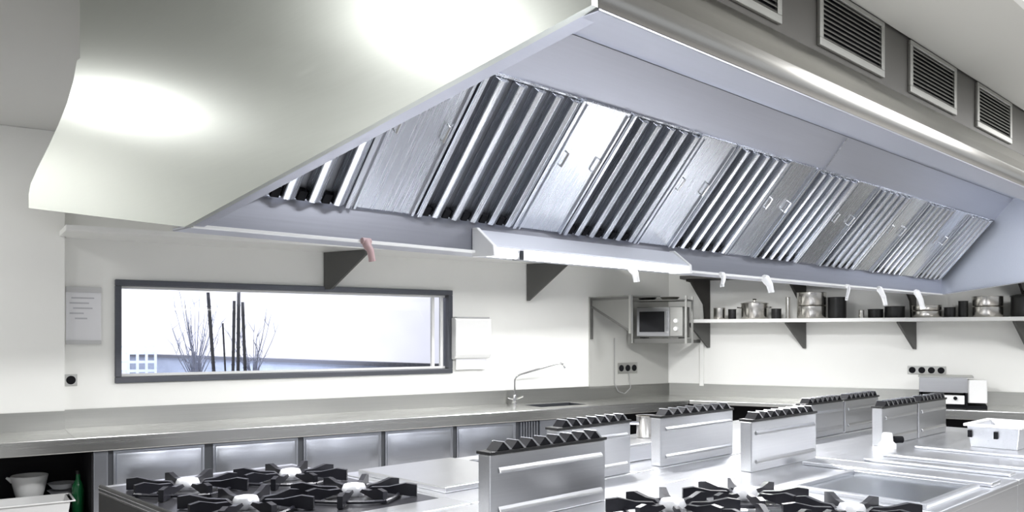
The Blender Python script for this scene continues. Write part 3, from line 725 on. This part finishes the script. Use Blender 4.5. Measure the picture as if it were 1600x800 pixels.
bm = NB(); lathe(bm, [(.06, 0), (.06, .03), (.04, .05), (.035, .10), (.03, .11)], (6.10, 2.44, ST)); obj('riser_foot', bm, 'white', t, smooth=True)
bm = NB(); tube(bm, [(6.14, 2.41, ST+.06), (6.19, 2.37, ST+.06)], .025, 10); obj('knob', bm, 'black', t)
# box with the pot, behind the risers
t = thing('steel_stand', 'low pale steel box on the rear units carrying a small pot', 'stand', (4.02, 3.30, ST+.001))
obj('box_body', bx(NB(), .18, .76, 0, .32, 0, .10), 'range', t, bevel=.008)
obj('box_lid', bx(NB(), .175, .765, -.005, .325, .101, .113), 'riser', t, bevel=.004)
s = at(1012, 680, 5.25)
t = thing('saucepan', 'small steel saucepan on the low box between two flue risers', 'saucepan', (4.62, 3.46, ST+.001+.114), 0)
bm = NB(); lathe(bm, [(.07, 0), (.076, .01), (.076, .145), (.082, .149), (.071, .145), (.071, .012), (.001, .01)]); obj('pan_body', bm, 'pot', t, smooth=True)
bm = NB(); tube(bm, [(-.07, .02, .10), (-.12, .08, .10), (-.15, .12, .08)], .012, 8); obj('handle', bm, 'chrome', t, smooth=True)
# tray box at the far right of the island
c = at(1550, 690, 6.3)
t = thing('gastro_pan', 'white-rimmed steel food pan with dark handles at the far end of the island', 'food pan', (6.85, 1.90, ST+.001))
bm = NB(); tubm(bm, .50, .34, .155); obj('pan_body', bm, 'range', t, bevel=.003)
bm = NB(); bx(bm, -.27, .27, -.19, -.165, .15, .17); bx(bm, -.27, .27, .165, .19, .15, .17); bx(bm, -.27, -.245, -.165, .165, .15, .17); bx(bm, .245, .27, -.165, .165, .15, .17); obj('rim', bm, 'white', t, bevel=.005)
for y in (-.02, .15): obj('handle', bx(NB(), -.262, -.238, y-.012, y+.012, .07, .12), 'black', t)

# ------------------------------------------------------------------ light
W_ = bpy.data.worlds.new('World'); bpy.context.scene.world = W_; W_.use_nodes = True
bg = W_.node_tree.nodes['Background']; bg.inputs[0].default_value = (.93, .96, 1, 1); bg.inputs[1].default_value = .36
def area(name, loc, size, power, target=None, rot=None, col=(1, 1, 1), sy=None):
    l = bpy.data.lights.new(name, 'AREA'); l.energy = power; l.color = col; l.shape = 'RECTANGLE'; l.size = size; l.size_y = sy or size
    o = bpy.data.objects.new(name, l); C.objects.link(o); o.location = loc
    if target is not None: o.rotation_euler = (Vector(target)-Vector(loc)).to_track_quat('-Z', 'Y').to_euler()
    elif rot: o.rotation_euler = rot
    return o
area('ceiling_lamp_aisle', (.1, 6.5, 3.44), 0.55, 16, rot=(0, 0, 0))
area('ceiling_lamp_front', (-.55, 3.55, 3.44), 0.6, 16, rot=(0, 0, 0))
area('ceiling_lamp_right', (8.0, .2, 3.26), 1.2, 110, rot=(0, 0, 0))
area('fill_light_left', (-2.9, 6.4, 3.44), .8, 38, rot=(0, 0, 0))  # unseen fill light added to brighten the left pillar
area('pillar_fill_light', (.0, 7.55, 3.42), .6, 17, target=(.1, 8.3, .8), sy=.2)  # helper light added close to the wall to whiten the pillar
area('ceiling_lamp_mid', (3.0, -.6, 3.26), 1.6, 140, rot=(0, 0, 0))
area('ceiling_lamp_rear', (6.0, 5.6, 3.44), 1.2, 60, rot=(0, 0, 0))
for x in (2.2, 4.6, 7.0):
    area('hood_lamp_rear', (x, 3.95, 2.70), .5, 85, rot=(0, 0, 0), sy=.25)
    area('hood_lamp_front', (x+.3, 1.85, 2.90), .7, 16, target=(x+.3, 2.2, .9), sy=.12, col=(.93, .95, 1))
area('daylight', WW.w(3.0, -4.5, 6.5), 6, 4200, target=WW.w(3.0, -14, 1.5), col=(.95, .97, 1))

# ------------------------------------------------------------------ camera
cam = bpy.data.cameras.new('camera'); co = bpy.data.objects.new('camera', cam); C.objects.link(co)
co.location = (0, 0, CZ); co.rotation_euler = (PI/2, 0, YAW-PI/2)
cam.sensor_width = 36; cam.lens = 36*F/1600; cam.shift_y = (HZ-400)/1600; cam.clip_start = .05
sc = bpy.context.scene; sc.camera = co
sc.view_settings.view_transform = 'Standard'; sc.view_settings.look = 'None'; sc.view_settings.exposure = .36
